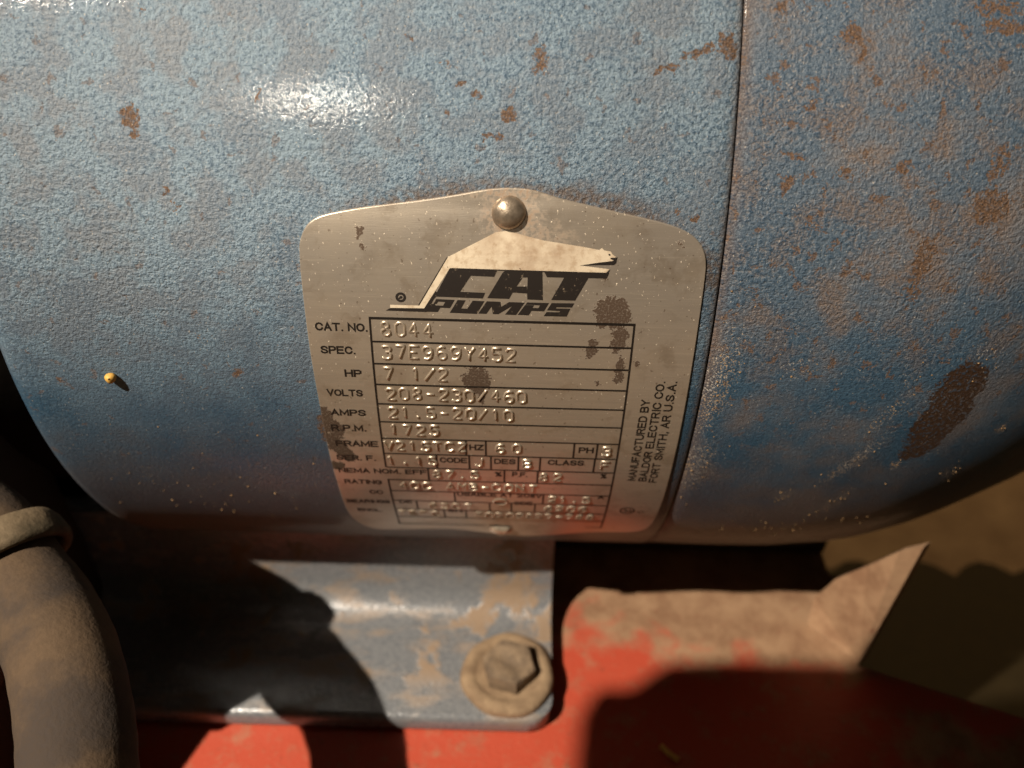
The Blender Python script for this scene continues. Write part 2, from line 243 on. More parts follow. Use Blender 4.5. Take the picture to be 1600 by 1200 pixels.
    h = t.math('ADD', t.math('MULTIPLY', n1, t.math('SUBTRACT', 1.15, t.math('MULTIPLY', low, .85))), t.math('MULTIPLY', t.math('ADD', n2, t.math('MULTIPLY', fine, .6)), .34))
    nrm = t.bump(h, t.step(t.math('ADD', n4, t.math('MULTIPLY', n3, .5)), .45, 1.0, .7, 1.0), .00042)
    t.put(t.b.inputs['Coat Normal'], t.bump(h, .6, .00004))
    return t.done(col, rough, 0., nrm, .55, t.math('MULTIPLY', t.step(spk, -.16, .16, .12, 1.0), .36) if not bell else .10, .07)
def m_plate():
    t = NT('nameplate_metal'); uv = t.uv()
    brush = t.noise(t.mapping(uv, sc=(.05, 1, 1)), 7., 3, .6); brush2 = t.noise(t.mapping(uv, sc=(.06, 1, 1)), 1.2, 3, .6)
    n = t.noise(uv, .06, 4, .6); nf = t.noise(uv, 2.5, 3, .6)
    col = t.mix(brush2, (0.440, 0.385, 0.320), (0.540, 0.472, 0.395))
    scr = t.noise(t.mapping(uv, rot=(0, 0, .35), sc=(.03, 2.2, 1)), 2.2, 2, .5); scr2 = t.noise(t.mapping(uv, rot=(0, 0, -.9), sc=(.04, 2.5, 1)), 2.0, 2, .5)
    scrm = t.math('MAXIMUM', t.step(scr, .70, .74), t.step(scr2, .72, .76)); col = t.mix(t.math('MULTIPLY', scrm, .5), col, (0.68, 0.60, 0.48))
    tarn = t.noise(t.ragged(uv, .2, 5), .11, 4, .65); col = t.mix(t.step(tarn, .50, .72, 0, .45), col, (0.26, 0.195, 0.135))
    col = t.mix(t.math('MULTIPLY', t.step(n, .35, .7), .35), col, (0.55, 0.46, 0.35))
    speck = t.step(t.noise(t.ragged(t.mapping(uv, rot=(0, 0, .8), sc=(1.5, .8, 1)), 1, .6), 1.5, 2, .5), .735, .77)
    col = t.mix(t.math('MULTIPLY', speck, .6), col, (0.68, 0.58, 0.44))
    dark = t.step(t.noise(uv, .9, 2, .5), .74, .77); col = t.mix(t.math('MULTIPLY', dark, .5), col, (0.12, 0.07, 0.04))
    dust = t.blobs(t.ragged(uv, .5, 5), D['PDUST'], .35, 1.2)
    dust = t.math('MULTIPLY', dust, t.step(t.noise(uv, .9, 5, .65), .34, .58)); col = t.mix(t.math('MULTIPLY', dust, .8), col, (0.27, 0.17, 0.10))
    st = t.step(t.math('ADD', t.blobs(t.ragged(uv, .5, 2.4), D['PSTAIN'], .45, 1.35), t.math('ADD', t.math('MULTIPLY', t.math('SUBTRACT', nf, .5), .7), t.math('MULTIPLY', t.math('SUBTRACT', t.noise(uv, .8, 3, .6), .5), .8))), .42, .54)
    st = t.math('MULTIPLY', st, t.step(nf, .22, .5, .72, 1)); col = t.mix(t.math('MULTIPLY', st, .97), col, (0.066, 0.039, 0.023))
    dirty = t.math('MAXIMUM', t.math('MAXIMUM', st, t.math('MULTIPLY', dust, .9)), speck)
    rough = t.mixf(dirty, t.mixf(n, .30, .40), .85)
    metal = t.mixf(dirty, .62, 0.)
    h = t.math('ADD', t.math('MULTIPLY', brush, .25), t.math('ADD', t.math('MULTIPLY', speck, .8), t.math('MULTIPLY', t.math('MULTIPLY', st, nf), 1.2)))
    return t.done(col, rough, metal, t.bump(h, .5, .00009), .5, aniso=.3)
def m_ink(name, c, wear=.0):
    t = NT(name); g = t.geo(); n = t.noise(g, 1400, 4, .65); n2 = t.noise(g, 420, 3, .6)
    worn = t.math('MULTIPLY', t.step(n, .60, .70), t.step(n2, .45, .62))
    col = t.mix(t.math('MULTIPLY', worn, wear), c, (0.38, 0.29, 0.2))
    return t.done(col, .5, 0., None, .4)
def m_white():
    t = NT('cream_enamel'); g = t.geo(); n = t.noise(g, 700, 4, .65); n2 = t.noise(g, 150, 4, .6)
    col = t.mix(t.step(n, .45, .7), (0.66, 0.56, 0.42), (0.50, 0.39, 0.27))
    near = t.step(t.vmath('LENGTH', t.vmath('SUBTRACT', g, tuple(cyl(D['RIV'][0] + 4, D['RIV'][1] + 3)))), .013, .004)
    col = t.mix(t.math('MULTIPLY', t.math('MULTIPLY', near, t.step(n2, .3, .6)), .8), col, (0.33, 0.22, 0.14))
    sp = t.step(t.noise(g, 1000, 2, .5), .73, .76); col = t.mix(sp, col, (0.1, 0.06, 0.04))
    return t.done(col, .6, 0., t.bump(n, .5, .0001), .3)
def m_dusty(name, base, dust, scale=60, lo=.35, hi=.6, rough=.85, grain=900, bumpd=.0004, rlo=None):
    t = NT(name); g = t.geo(); n = t.noise(t.ragged(g, scale * 2, .3 / scale), scale, 5, .62); f = t.noise(g, grain, 3, .6)
    k = t.step(n, lo, hi)
    col = t.mix(k, base, dust); col = t.mix(t.step(f, .3, .75, 0, .35), col, tuple(x * .55 for x in dust))
    r = rough if rlo is None else t.mixf(k, rlo, rough)
    return t.done(col, r, 0., t.bump(t.math('ADD', f, t.math('MULTIPLY', n, .6)), .5, bumpd), .35)
def m_foot():
    t = NT('foot_paint'); g = t.geo(); gx, gy, gz = t.sep(g)
    n = t.noise(t.ragged(g, 160, .004), 75, 5, .62); f = t.noise(g, 900, 3, .6); b = t.noise(t.mapping(g, sc=(.4, 1, 1)), 120, 4, .65)
    col = t.mix(t.step(f, .35, .65), (0.170, 0.182, 0.198), (0.240, 0.247, 0.256))
    tan = t.math('MULTIPLY', t.step(t.math('ADD', n, t.math('MULTIPLY', t.step(gx, -.045, .0), .10)), .575, .66), t.step(gy, -.124, -.112))
    fine = t.math('MULTIPLY', t.step(b, .5, .68), .55)
    col = t.mix(t.math('MAXIMUM', t.math('MULTIPLY', tan, .9), fine), col, (0.29, 0.20, 0.125))
    rough = t.mixf(t.math('MAXIMUM', tan, fine), .24, .8)
    return t.done(col, rough, .25, t.bump(t.math('ADD', f, t.math('MULTIPLY', tan, .8)), .45, .00035), .6)
def m_red():
    t = NT('red_base_paint'); g = t.geo(); gx, gy, gz = t.sep(g)
    n = t.noise(t.ragged(g, 60, .012), 28, 5, .62); f = t.noise(g, 600, 3, .6); n2 = t.noise(g, 110, 4, .6)
    # dust lies thick towards the back and right of the base and is rubbed off near the front
    drift = t.math('ADD', t.step(gx, .03, .125, 0, .32), t.step(gy, -.118, -.078, -.16, .34))
    k = t.step(t.math('ADD', t.math('ADD', n, drift), t.math('MULTIPLY', n2, .16)), .62, .84)
    k = t.math('MAXIMUM', k, t.math('MULTIPLY', t.step(n2, .5, .68), .35))
    col = t.mix(t.math('MULTIPLY', k, .94), (0.45, 0.070, 0.036), t.mix(t.step(t.noise(g, 75, 5, .7), .35, .65), (0.215, 0.130, 0.072), (0.345, 0.228, 0.132)))
    col = t.mix(t.step(t.math('ADD', f, t.math('MULTIPLY', n2, .3)), .68, .92, 0, .4), col, (0.30, 0.17, 0.10))
    col = t.mix(t.step(t.noise(g, 260, 4, .7), .62, .70, 0, .5), col, (0.20, 0.06, 0.035))
    return t.done(col, t.mixf(k, .5, .9), 0., t.bump(t.math('ADD', f, n2), .4, .0004), .4)
def m_plain(name, col, rough=.6, metal=0., var=.3, scale=200):
    t = NT(name); g = t.geo(); n = t.noise(g, scale, 5, .6)
    return t.done(t.mix(n, tuple(x * (1 - var) for x in col), tuple(min(1, x * (1 + var)) for x in col)), t.mixf(n, rough * .8, min(1, rough * 1.15)), metal, t.bump(n, .4, .0003), .4)
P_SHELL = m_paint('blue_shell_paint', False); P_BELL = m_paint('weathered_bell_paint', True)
P_PLATE = m_plate(); P_INK = m_ink('black_ink', (0.018, 0.014, 0.012), .75); P_INKS = m_ink('black_print', (0.012, 0.009, 0.007), .2); P_WHITE = m_white()
P_FOOT = m_foot(); P_RED = m_red()
P_TAN = m_dusty('dust_caked_bolt', (0.19, 0.125, 0.075), (0.33, 0.232, 0.140), 160, .3, .7, .9, 700, .0008)
P_HEX = m_dusty('worn_bolt_steel', (0.115, 0.082, 0.056), (0.25, 0.178, 0.112), 260, .32, .66, .75, 900, .0006)
P_HOSE = m_dusty('dusty_rubber', (0.048, 0.036, 0.029), (0.100, 0.065, 0.038), 45, .36, .60, .9, 900, .0004)
P_FIT = m_dusty('dusty_fitting', (0.050, 0.042, 0.024), (0.17, 0.125, 0.075), 70, .35, .6, .8, 800, .0004)
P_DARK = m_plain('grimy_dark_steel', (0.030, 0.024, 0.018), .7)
P_BLACK = m_plain('sooty_black', (0.010, 0.008, 0.006), .9)  # black stands in for the shade past the shell's left end
P_FLOOR = m_dusty('dirt_floor', (0.10, 0.062, 0.032), (0.16, 0.105, 0.055), 25, .3, .7, .95, 300, .001)
P_SHEET = m_plain('dark_rubber', (0.020, 0.014, 0.006), .95)
P_RIVET = m_plain('rivet_steel', (0.36, 0.29, 0.22), .36, .75, .7, 700)
P_GOLD = m_plain('seed_husk', (0.62, 0.36, 0.08), .5, 0., .3, 900)
# ------------------------------------------------------------------ floor and base
def sheet(name, x0, x1, y0, y1, z, mat):
    return link(name, pydata(name, [(x0, y0, z), (x1, y0, z), (x1, y1, z), (x0, y1, z)], [(0, 1, 2, 3)]), mat, kind='structure', smooth=False)
sheet('floor', -1.2, 1.6, -1.2, 1.6, -0.262, P_FLOOR)
base = empty('machine_base', (0, -.1, -.2), 'red painted steel machine base under the motor, dulled by tan dust', 'machine base')
def put(name, me, mat, parent, **kw):
    o = link(name, me, mat, **kw); o.parent = parent; o.matrix_parent_inverse = parent.matrix_world.inverted(); return o
ZB = -0.1185
deck = [(-.45, -.168), (.30, -.168), (.30, -.128), (.1525, -.1193), (.1084, -.1033), (.1338, -.0705), (.1210, -.0688), (.1085, -.0690), (.108, .10), (-.45, .10)]
put('deck_plate', poly_prism('deck_plate', deck, ZB - .010, ZB, .0012), P_RED, base)
put('side_skirt', poly_prism('side_skirt', [(-.45, -.164), (.098, -.164), (.10, .09), (-.45, .09)], -.26, ZB - .0105), P_DARK, base)
def tab_mesh(P, th=.003):
    P = [Vector(p) for p in P]; n = (P[1] - P[0]).cross(P[-2] - P[0]).normalized()
    if n.z < 0: n = -n
    N = len(P); v = P + [p - n * th for p in P]
    f = [(0, i, i + 1) for i in range(1, N - 1)] + [(N, N + i + 1, N + i) for i in range(1, N - 1)] + [(i, (i + 1) % N, N + (i + 1) % N, N + i) for i in range(N)]
    me = pydata('gusset_tab', v, f); bm = bmesh.new(); bm.from_mesh(me); bmesh.ops.recalc_face_normals(bm, faces=bm.faces); bm.to_mesh(me); bm.free(); return me
put('gusset_tab', tab_mesh([(0.1084, -0.1031, -0.1182), (0.1124, -0.1005, -0.0650), (0.1071, -0.0994, -0.0690), (0.1045, -0.0926, -0.0840), (0.0993, -0.0885, -0.0960), (0.0970, -0.0854, -0.1100), (0.0959, -0.0894, -0.1182)]), P_RED, base, label='dusty tan upright gusset tab at the right end of the base', smooth=False)  # made-up tab, angled to the lamp to read as a lit wedge
rail = link('mounting_rail', poly_prism('mounting_rail', [(-.30, -.061), (.1085, -.061), (.1085, .03), (-.30, .03)], ZB + .0005, -.094, .0015), P_DARK,
            label='dark steel rail in the shadow beneath the motor', cat='rail')
# dark scalloped sheet on the floor beyond the base
mp = []
for i in range(60):
    x = .10 + i * .008; mp.append((x, .036 + .010 * abs(math.sin((x - .10) * math.pi / .034)) + .02 * (x - .2)))
mp = [(.6, -.35), (.10, -.35)][::-1] + mp[::-1]
sheet_o = link('floor_mat', poly_prism('floor_mat', mp, -.2615, -.252), P_SHEET, label='dark rubber floor mat with a scalloped edge beyond the red base', cat='mat')
# ------------------------------------------------------------------ motor
motor = empty('electric_motor', (0, 0, -.12), 'blue painted electric motor with a riveted metal nameplate', 'motor')
def band(name, prof, s0=-150, s1=150, n=200):
    """surface of revolution about the motor axis; prof: (u mm, radius m); carries millimetre coordinates as its UV map"""
    v, f, uvs = [], [], []
    for i, (u, r) in enumerate(prof):
        for k in range(n + 1):
            a = -math.pi + 2 * math.pi * k / n
            v.append((u / 1000, -r * math.cos(a), -r * math.sin(a))); uvs.append((u, a * R0 * 1000))
    for i in range(len(prof) - 1):
        for k in range(n):
            a = i * (n + 1) + k; f.append((a, a + n + 1, a + n + 2, a + 1))
    return pydata(name, v, f, uvs)
US = 38.1
sh = [(-100.5, .060), (-104.5, .060), (-104.6, .1150), (-104.2, .1185), (-102.8, .1196), (-101, R0)] + [(-101 + (US - .6 + 101) * k / 40, R0) for k in range(1, 41)] + [(US - .15, R0 - .0002), (US, R0 - .0006), (US, .112)]
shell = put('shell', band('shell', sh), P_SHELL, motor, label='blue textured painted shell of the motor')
autosmooth(shell.data, 50)
bell_prof = [(US + .02, .1182), (US + .10, .1189), (US + .25, .1195), (US + .6, .1197)] + [(US + .6 + k * 3.5, .1196 + .0003 * math.sin(k * .3)) for k in range(1, 11)]
bell_prof += [(80, .1190), (88, .1184), (95, .1172), (102, .1153), (109, .1131), (116, .1103), (123.3, .1071), (133.8, .1024), (144.6, .0968), (152, .0920), (158, .0860), (163, .0780), (166, .066), (167, .04), (167.2, .005)]
bell = put('end_bell', band('end_bell', bell_prof), P_BELL, motor, label='weathered rust-streaked end bell right of the seam')
nz = put('shaft_hub', lathe('shaft_hub', [(-.30, .002), (-.30, .104), (-.108, .106), (-.1035, .098)], 64, (0, 0, 0), (1, 0, 0)), P_BLACK, motor)  # hub widened and coloured black in place of shade
# feet: web, fillet and flange as one bent sheet
def foot_mesh(x0, x1, tk=.006):
    zt = -.1120
    top = [(-.0838, -.080), (-.0865, -.0940), (-.0725, -.1035)]
    c = (-.0985, -.1012); r = .0108
    arc = [(c[0] + r * math.cos(a), c[1] + r * math.sin(a)) for a in [math.radians(x) for x in (-15, -30, -45, -60, -75, -90)]]
    prof = top[:2] + arc + [(-.1270, zt), (-.1283, zt - .0006), (-.1290, zt - .0018), (-.1290, zt - tk + .001), (-.1277, zt - tk)]
    back = [(-.0915, zt - tk), (-.0835, -.112), (-.0800, -.096), (-.0775, -.080)]
    loop = prof + back; n = len(loop); v, f = [], []
    xs = [x0, x1 - .0075] + [x1 - .0075 + .0075 * math.sin(a * math.pi / 2 / 6) for a in range(1, 7)]
    for x in xs:
        k = max(0., (x - (x1 - .0075)) / .0075); lim = -.1290 + .0075 * (1 - math.sqrt(max(0, 1 - k * k)))
        for (y, z) in loop: v.append((x, max(y, lim) if y < -.11 else y, z))
    for i in range(len(xs) - 1):
        for k in range(n):
            f.append((i * n + k, i * n + (k + 1) % n, (i + 1) * n + (k + 1) % n, (i + 1) * n + k))
    f.append(tuple(range(n))); f.append(tuple(reversed(range((len(xs) - 1) * n, len(xs) * n))))
    me = pydata('foot', v, f); bm = bmesh.new(); bm.from_mesh(me); bmesh.ops.recalc_face_normals(bm, faces=bm.faces); bm.to_mesh(me); bm.free(); autosmooth(me, 40)
    return me
FX1 = .0131
foot = put('foot', foot_mesh(-.30, FX1), P_FOOT, motor, label='blue-grey bent sheet mounting foot streaked with tan dirt')
BX, BY, BZ = .0000, -.1145, -.1120
wob = lambda a, t: .018 * math.sin(3 * a + 1) + .012 * math.sin(7 * a)
wash = put('washer', lathe('washer', [(0, .0136), (.0012, .0136), (.0022, .0130), (.0027, .0117), (.0028, .0100), (.0021, .0093), (.0019, .0086), (.0019, .004)], 64, (BX, BY, BZ), wob=wob), P_TAN, foot)
def hexhead():
    bm = bmesh.new(); rot = .28; rings = []
    for z, r, rd in ((.0015, .0081, 0), (.0030, .0081, 0), (.0060, .0079, 0), (.0067, .0075, .0), (.0069, .0064, .45), (.0067, .0030, 1), (.0062, .0012, 1)):
        ring = []
        for k in range(48):
            a = 2 * math.pi * k / 48; m = ((a + math.pi / 6) % (math.pi / 3)) - math.pi / 6
            hx = r * math.cos(math.pi / 6) / math.cos(m) if True else r
            rr = hx * (1 - rd) + r * .93 * rd; rr *= 1 + .012 * math.sin(5 * a + z * 900)
            ring.append(bm.verts.new((BX + .0004 + rr * math.cos(a + rot), BY + .0006 + rr * math.sin(a + rot), BZ + z + .0004 * math.sin(2 * a) * (z > .006))))
        rings.append(ring)
    for a, b in zip(rings, rings[1:]):
        for k in range(48): bm.faces.new((a[k], a[(k + 1) % 48], b[(k + 1) % 48], b[k]))
    bm.faces.new(rings[-1])
    me = bpy.data.meshes.new('bolt_head'); bm.to_mesh(me); bm.free(); autosmooth(me, 30); return me
put('bolt_head', hexhead(), P_HEX, foot)
# ------------------------------------------------------------------ nameplate
H = .00042
out = D['OUT']
def interval(s):
    xs = []
    for i in range(len(out)):
        (u0, s0), (u1, s1) = out[i], out[(i + 1) % len(out)]
        if (s0 - s) * (s1 - s) <= 0 and s0 != s1: xs.append(u0 + (u1 - u0) * (s - s0) / (s1 - s0))
    return min(xs), max(xs)
def smooth_loop(pts, it=1):
    for _ in range(it):
        q = []
        for i in range(len(pts)):
            a, b = pts[i], pts[(i + 1) % len(pts)]
            q += [(.75 * a[0] + .25 * b[0], .75 * a[1] + .25 * b[1]), (.25 * a[0] + .75 * b[0], .25 * a[1] + .75 * b[1])]
        pts = q
    return pts
out = smooth_loop(out, 2)
smin, smax = min(q[1] for q in out) + .02, max(q[1] for q in out) - .02
def lift(u, s):
    # the sheet is slightly sprung from the shell at its foot and dimpled round the rivet
    d = math.hypot(u - D['RIV'][0], s - D['RIV'][1])
    w = max(0., (s - 44) / 10)
    return H + .0007 * w * w * (.55 + .45 * math.sin(u * .16 + 1.0)) - .00022 * math.exp(-(d / 5.5) ** 2)
ns, nu = 150, 90; v, f, uvs = [], [], []
ss = [smin + (smax - smin) * (.5 - .5 * math.cos(math.pi * k / ns)) for k in range(ns + 1)]
for s in ss:
    a, b = interval(s)
    for j in range(nu + 1):
        t = j / nu; t = .5 - .5 * math.cos(math.pi * t) if True else t
        u = a + (b - a) * t; v.append(cyl(u, s, lift(u, s))); uvs.append((u, s))
for i in range(ns):
    for j in range(nu):
        k = i * (nu + 1) + j; f.append((k, k + nu + 1, k + nu + 2, k + 1))
# rim: bevelled edge falling to the shell
rim = [i * (nu + 1) for i in range(ns + 1)] + [ns * (nu + 1) + j for j in range(1, nu + 1)] + [i * (nu + 1) + nu for i in range(ns - 1, -1, -1)] + [j for j in range(nu - 1, 0, -1)]
cu = sum(uvs[k][0] for k in rim) / len(rim); cs = 8
base_i = len(v)
for ring, (dr, dh) in enumerate(((.16, -.00010), (.24, -.00035), (.24, -.0009))):
    for k in rim:
        u, s = uvs[k]; d = Vector((u - cu, s - cs)); d.normalize(); u2, s2 = u + d.x * dr, s + d.y * dr
        v.append(cyl(u2, s2, lift(u, s) + dh)); uvs.append((u2, s2))
m = len(rim); prev = rim
for ring in range(3):
    cur = [base_i + ring * m + k for k in range(m)]
    for k in range(m): f.append((prev[k], cur[k], cur[(k + 1) % m], prev[(k + 1) % m]))
    prev = cur
pm = pydata('nameplate', v, f, uvs); bm = bmesh.new(); bm.from_mesh(pm); bmesh.ops.recalc_face_normals(bm, faces=bm.faces); bm.to_mesh(pm); bm.free()
plate = put('nameplate', pm, P_PLATE, motor, label='tan metal nameplate with black print and stamped ratings')
def sub(name, me, mat, label=None, smooth=False, parent=None):
    o = link(name, me, mat, label=label, smooth=smooth); o.parent = parent or plate
    o.matrix_parent_inverse = plate.matrix_world.inverted(); return o
bpy.context.view_layer.update()
INK = .00003
def wrap(me, h):
    for q in me.vertices: q.co = cyl(q.co.x, q.co.y, lift(q.co.x, q.co.y) + h)
    me.update()
def flat_poly(name, loops, h=INK):
    bm = bmesh.new()
    for pts in loops:
        vs_ = [bm.verts.new((x, y, 0)) for x, y in pts]; fc = bm.faces.new(vs_); fc.normal_update()
    bmesh.ops.triangulate(bm, faces=bm.faces[:], ngon_method='EAR_CLIP')
    for _ in range(2):
        lng = [e for e in bm.edges if abs(e.verts[0].co.y - e.verts[1].co.y) > 1.2]
        if lng:
            bmesh.ops.subdivide_edges(bm, edges=lng, cuts=1); bmesh.ops.triangulate(bm, faces=bm.faces[:])
    for fc in bm.faces:
        if fc.normal.z > 0: fc.normal_flip()
    me = bpy.data.meshes.new(name); bm.to_mesh(me); bm.free(); wrap(me, h); return me
def bar(u0, s0, u1, s1, w):
    d = Vector((u1 - u0, s1 - s0)); L = d.length; d /= L; n = Vector((-d.y, d.x)) * w / 2; k = max(1, int(abs(s1 - s0) / 1.5)); L_ = []
    for i in range(k):
        a = Vector((u0, s0)) + d * L * i / k; b = Vector((u0, s0)) + d * L * (i + 1) / k
        L_.append([tuple(a + n), tuple(b + n), tuple(b - n), tuple(a - n)])
    return L_
ROWS, UL, UR = D['ROWS'], D['UL'], D['UR']
lines = []
for i, s in enumerate(ROWS):
    lines += bar(UL - (.2 if i != 8 else -.1), s, UR + .2, s, .42 if i else .55)
lines += bar(UL, ROWS[0], UL, ROWS[8], .42) + bar(UL, ROWS[9], UL, ROWS[14], .42) + bar(UR, ROWS[0], UR, ROWS[14], .42)
for r, u in D['VL']: lines += bar(u, ROWS[r] + .1, u, ROWS[r + 1] - .1, .42)
sub('table_grid', flat_poly('table_grid', lines), P_INKS, 'black ruled table of boxes printed on the nameplate')
# printed words
GL = {'0': [[(0,1),(0,5),(1,6),(2,6),(3,5),(3,1),(2,0),(1,0),(0,1)]], '1': [[(.6,4.8),(1.6,6),(1.6,0)]], '2': [[(0,4.8),(.6,6),(2.4,6),(3,5),(2.8,3.8),(0,0),(3,0)]],
 '3': [[(0,5.6),(1,6),(2.4,6),(3,5),(2.5,3.3),(1.2,3.2)],[(2.5,3.2),(3,2),(2.8,.6),(1.8,0),(.6,0),(0,.7)]], '4': [[(2.1,0),(2.1,6),(0,2),(3,2)]], '5': [[(2.8,6),(.3,6),(.2,3.4),(1.8,3.7),(3,2.8),(3,1),(2,0),(.8,0),(0,.8)]],
 '6': [[(2.7,5.6),(1.6,6),(.4,5),(0,3),(0,1),(.9,0),(2.2,0),(3,1),(3,2.4),(2.1,3.3),(.9,3.3),(0,2.3)]], '7': [[(0,6),(3,6),(1.1,0)]], '8': [[(1.5,3.2),(.4,4),(.4,5.3),(1.2,6),(1.8,6),(2.6,5.3),(2.6,4),(1.5,3.2),(.2,2.2),(.1,.9),(1,0),(2,0),(2.9,.9),(2.8,2.2),(1.5,3.2)]],
 '9': [[(.3,.4),(1.4,0),(2.6,1),(3,3),(3,5),(2.1,6),(.8,6),(0,5),(0,3.6),(.9,2.7),(2.1,2.7),(3,3.7)]], 'E': [[(3,6),(0,6),(0,0),(3,0)],[(0,3),(2.3,3)]], 'Y': [[(0,6),(1.5,3),(3,6)],[(1.5,3),(1.5,0)]], 'V': [[(0,6),(1.5,0),(3,6)]],
 'T': [[(0,6),(3,6)],[(1.5,6),(1.5,0)]], 'C': [[(3,5),(2.2,6),(.9,6),(0,5),(0,1),(.9,0),(2.2,0),(3,1)]], 'Z': [[(0,6),(3,6),(0,0),(3,0)]], 'F': [[(3,6),(0,6),(0,0)],[(0,3.2),(2.2,3.2)]], 'A': [[(0,0),(1.5,6),(3,0)],[(.6,2),(2.4,2)]],
 'M': [[(0,0),(0,6),(1.5,2.6),(3,6),(3,0)]], 'B': [[(0,0),(0,6),(2,6),(2.8,5),(2.6,3.6),(1.8,3.2),(0,3.2)],[(1.8,3.2),(3,2.2),(2.9,.8),(2,0),(0,0)]], 'O': [[(0,1),(0,5),(1,6),(2,6),(3,5),(3,1),(2,0),(1,0),(0,1)]], 'N': [[(0,0),(0,6),(3,0),(3,6)]],
 'J': [[(2.4,6),(2.4,1),(1.6,0),(.7,0),(0,1)]], '-': [[(.2,3),(2.8,3)]], '/': [[(0,0),(3,6)]], '.': [[(1.3,.1),(1.7,.1),(1.7,.6),(1.3,.6),(1.3,.1)]]}
PG = {'A': [[(0,0),(2,6),(4,0)],[(.75,2),(3.25,2)]], 'B': [[(0,3.1),(2.6,3.1),(3.6,3.8),(3.5,5.3),(2.5,6),(0,6),(0,0),(2.8,0),(3.9,.8),(3.8,2.4),(2.6,3.1)]], 'C': [[(4,4.4),(3.3,5.6),(2,6),(.8,5.5),(0,4),(0,2),(.8,.5),(2,0),(3.3,.4),(4,1.6)]],
 'D': [[(0,0),(0,6),(2.2,6),(3.5,5.2),(4,3.8),(4,2.2),(3.5,.8),(2.2,0),(0,0)]], 'E': [[(3.7,6),(0,6),(0,0),(3.8,0)],[(0,3.1),(3.3,3.1)]], 'F': [[(3.7,6),(0,6),(0,0)],[(0,3),(3.2,3)]], 'G': [[(4,4.4),(3.3,5.6),(2,6),(.8,5.5),(0,4),(0,2),(.8,.5),(2,0),(3.4,.5),(4,1.4),(4,2.9),(2.3,2.9)]],
 'H': [[(0,0),(0,6)],[(4,0),(4,6)],[(0,3.1),(4,3.1)]], 'I': [[(.4,0),(.4,6)]], 'L': [[(0,6),(0,0),(3.5,0)]], 'M': [[(0,0),(0,6),(2.3,1.2),(4.6,6),(4.6,0)]], 'N': [[(0,0),(0,6),(4,0),(4,6)]], 'O': [[(2.1,0),(.8,.5),(0,2),(0,4),(.8,5.5),(2.1,6),(3.4,5.5),(4.2,4),(4.2,2),(3.4,.5),(2.1,0)]],
 'P': [[(0,0),(0,6),(2.7,6),(3.7,5.3),(3.7,3.6),(2.7,2.8),(0,2.8)]], 'R': [[(0,0),(0,6),(2.7,6),(3.7,5.3),(3.7,3.7),(2.7,3),(0,3)],[(2.3,3),(3.9,0)]], 'S': [[(3.7,4.6),(3.2,5.6),(1.9,6),(.6,5.6),(.1,4.6),(.6,3.6),(3.2,2.5),(3.8,1.5),(3.3,.4),(1.9,0),(.6,.4),(0,1.5)]],
 'T': [[(0,6),(4,6)],[(2,6),(2,0)]], 'U': [[(0,6),(0,1.8),(.7,.4),(2,0),(3.3,.4),(4,1.8),(4,6)]], 'V': [[(0,6),(2,0),(4,6)]], 'Y': [[(0,6),(2,2.8),(4,6)],[(2,2.8),(2,0)]], 'Z': [[(0,6),(3.9,6),(0,0),(4,0)]],
 '.': [[(.2,0),(.5,0)]], ',': [[(.5,.1),(.2,-1.1)]], '%': [[(.6,0),(3.4,6)],[(.9,6),(0,5.2),(.9,4.2),(1.8,5.1),(.9,6)],[(3.1,2),(2.2,1),(3.1,0),(4,.9),(3.1,2)]], '2': [[(0,4.6),(.8,5.7),(2,6),(3.3,5.5),(3.5,4.2),(0,0),(3.7,0)]], '0': [[(1.8,0),(.6,.6),(0,2.2),(0,3.8),(.6,5.4),(1.8,6),(3,5.4),(3.6,3.8),(3.6,2.2),(3,.6),(1.8,0)]], '8': GL['8']}
def strokes(txt, sw=.95):
    """set a word in plain strokes; returns quads in a box 0..W by 0..6"""
    x = 0; L_ = []
    for ch in txt:
        if ch == ' ': x += 2.6; continue
        wch = max(p[0] for st in PG[ch] for p in st)
        for st in PG[ch]:
            P = [Vector((x + a, b * (6 - sw) / 6 + sw / 2)) for a, b in st]; closed = st[0] == st[-1]
            if closed: P = P[:-1]
            N = len(P); off = []
            for j in range(N):
                a = P[j - 1] if (closed or j) else None; c = P[(j + 1) % N] if (closed or j < N - 1) else None
                t1 = (P[j] - a).normalized() if a is not None else (c - P[j]).normalized(); t2 = (c - P[j]).normalized() if c is not None else t1
                n1_ = Vector((-t1.y, t1.x)); n2_ = Vector((-t2.y, t2.x)); m_ = n1_ + n2_
                m_ = m_.normalized() / max(.42, m_.normalized().dot(n1_)) if m_.length > .05 else n1_
                p = P[j]
                if a is None: p = p - t1 * sw * (.5 if ch not in '.' else .35)
                if c is None: p = p + t1 * sw * (.5 if ch not in '.' else .35)
                off.append((p + m_ * sw / 2, p - m_ * sw / 2))
            for j in range(N if closed else N - 1):
                a, b = off[j], off[(j + 1) % N]; L_.append([a[0], b[0], b[1], a[1]])
        x += wch + 1.55
    return L_
def printed(txt, u0, u1, st, sb, sw=1.0, turn=None):
    Q = strokes(txt, sw); xs = [p.x for q in Q for p in q]; x0, x1 = min(xs), max(xs); L_ = []
    for q in Q:
        if turn: L_.append([(u0 + (u1 - u0) * p.y / 6, st + (sb - st) * (p.x - x0) / (x1 - x0)) for p in q])
        else: L_.append([(u0 + (p.x - x0) / (x1 - x0) * (u1 - u0), sb + (st - sb) * p.y / 6) for p in q])
    return flat_poly('printed_word', L_)
for (txt, u0, u1, st, sb) in D['LAB']:
    mid = (st + sb) / 2; hh = .98 if sb > 5 else .92
    sub('printed_word', printed(txt, u0, u1, mid - hh, mid + hh, 1.25), P_INKS)
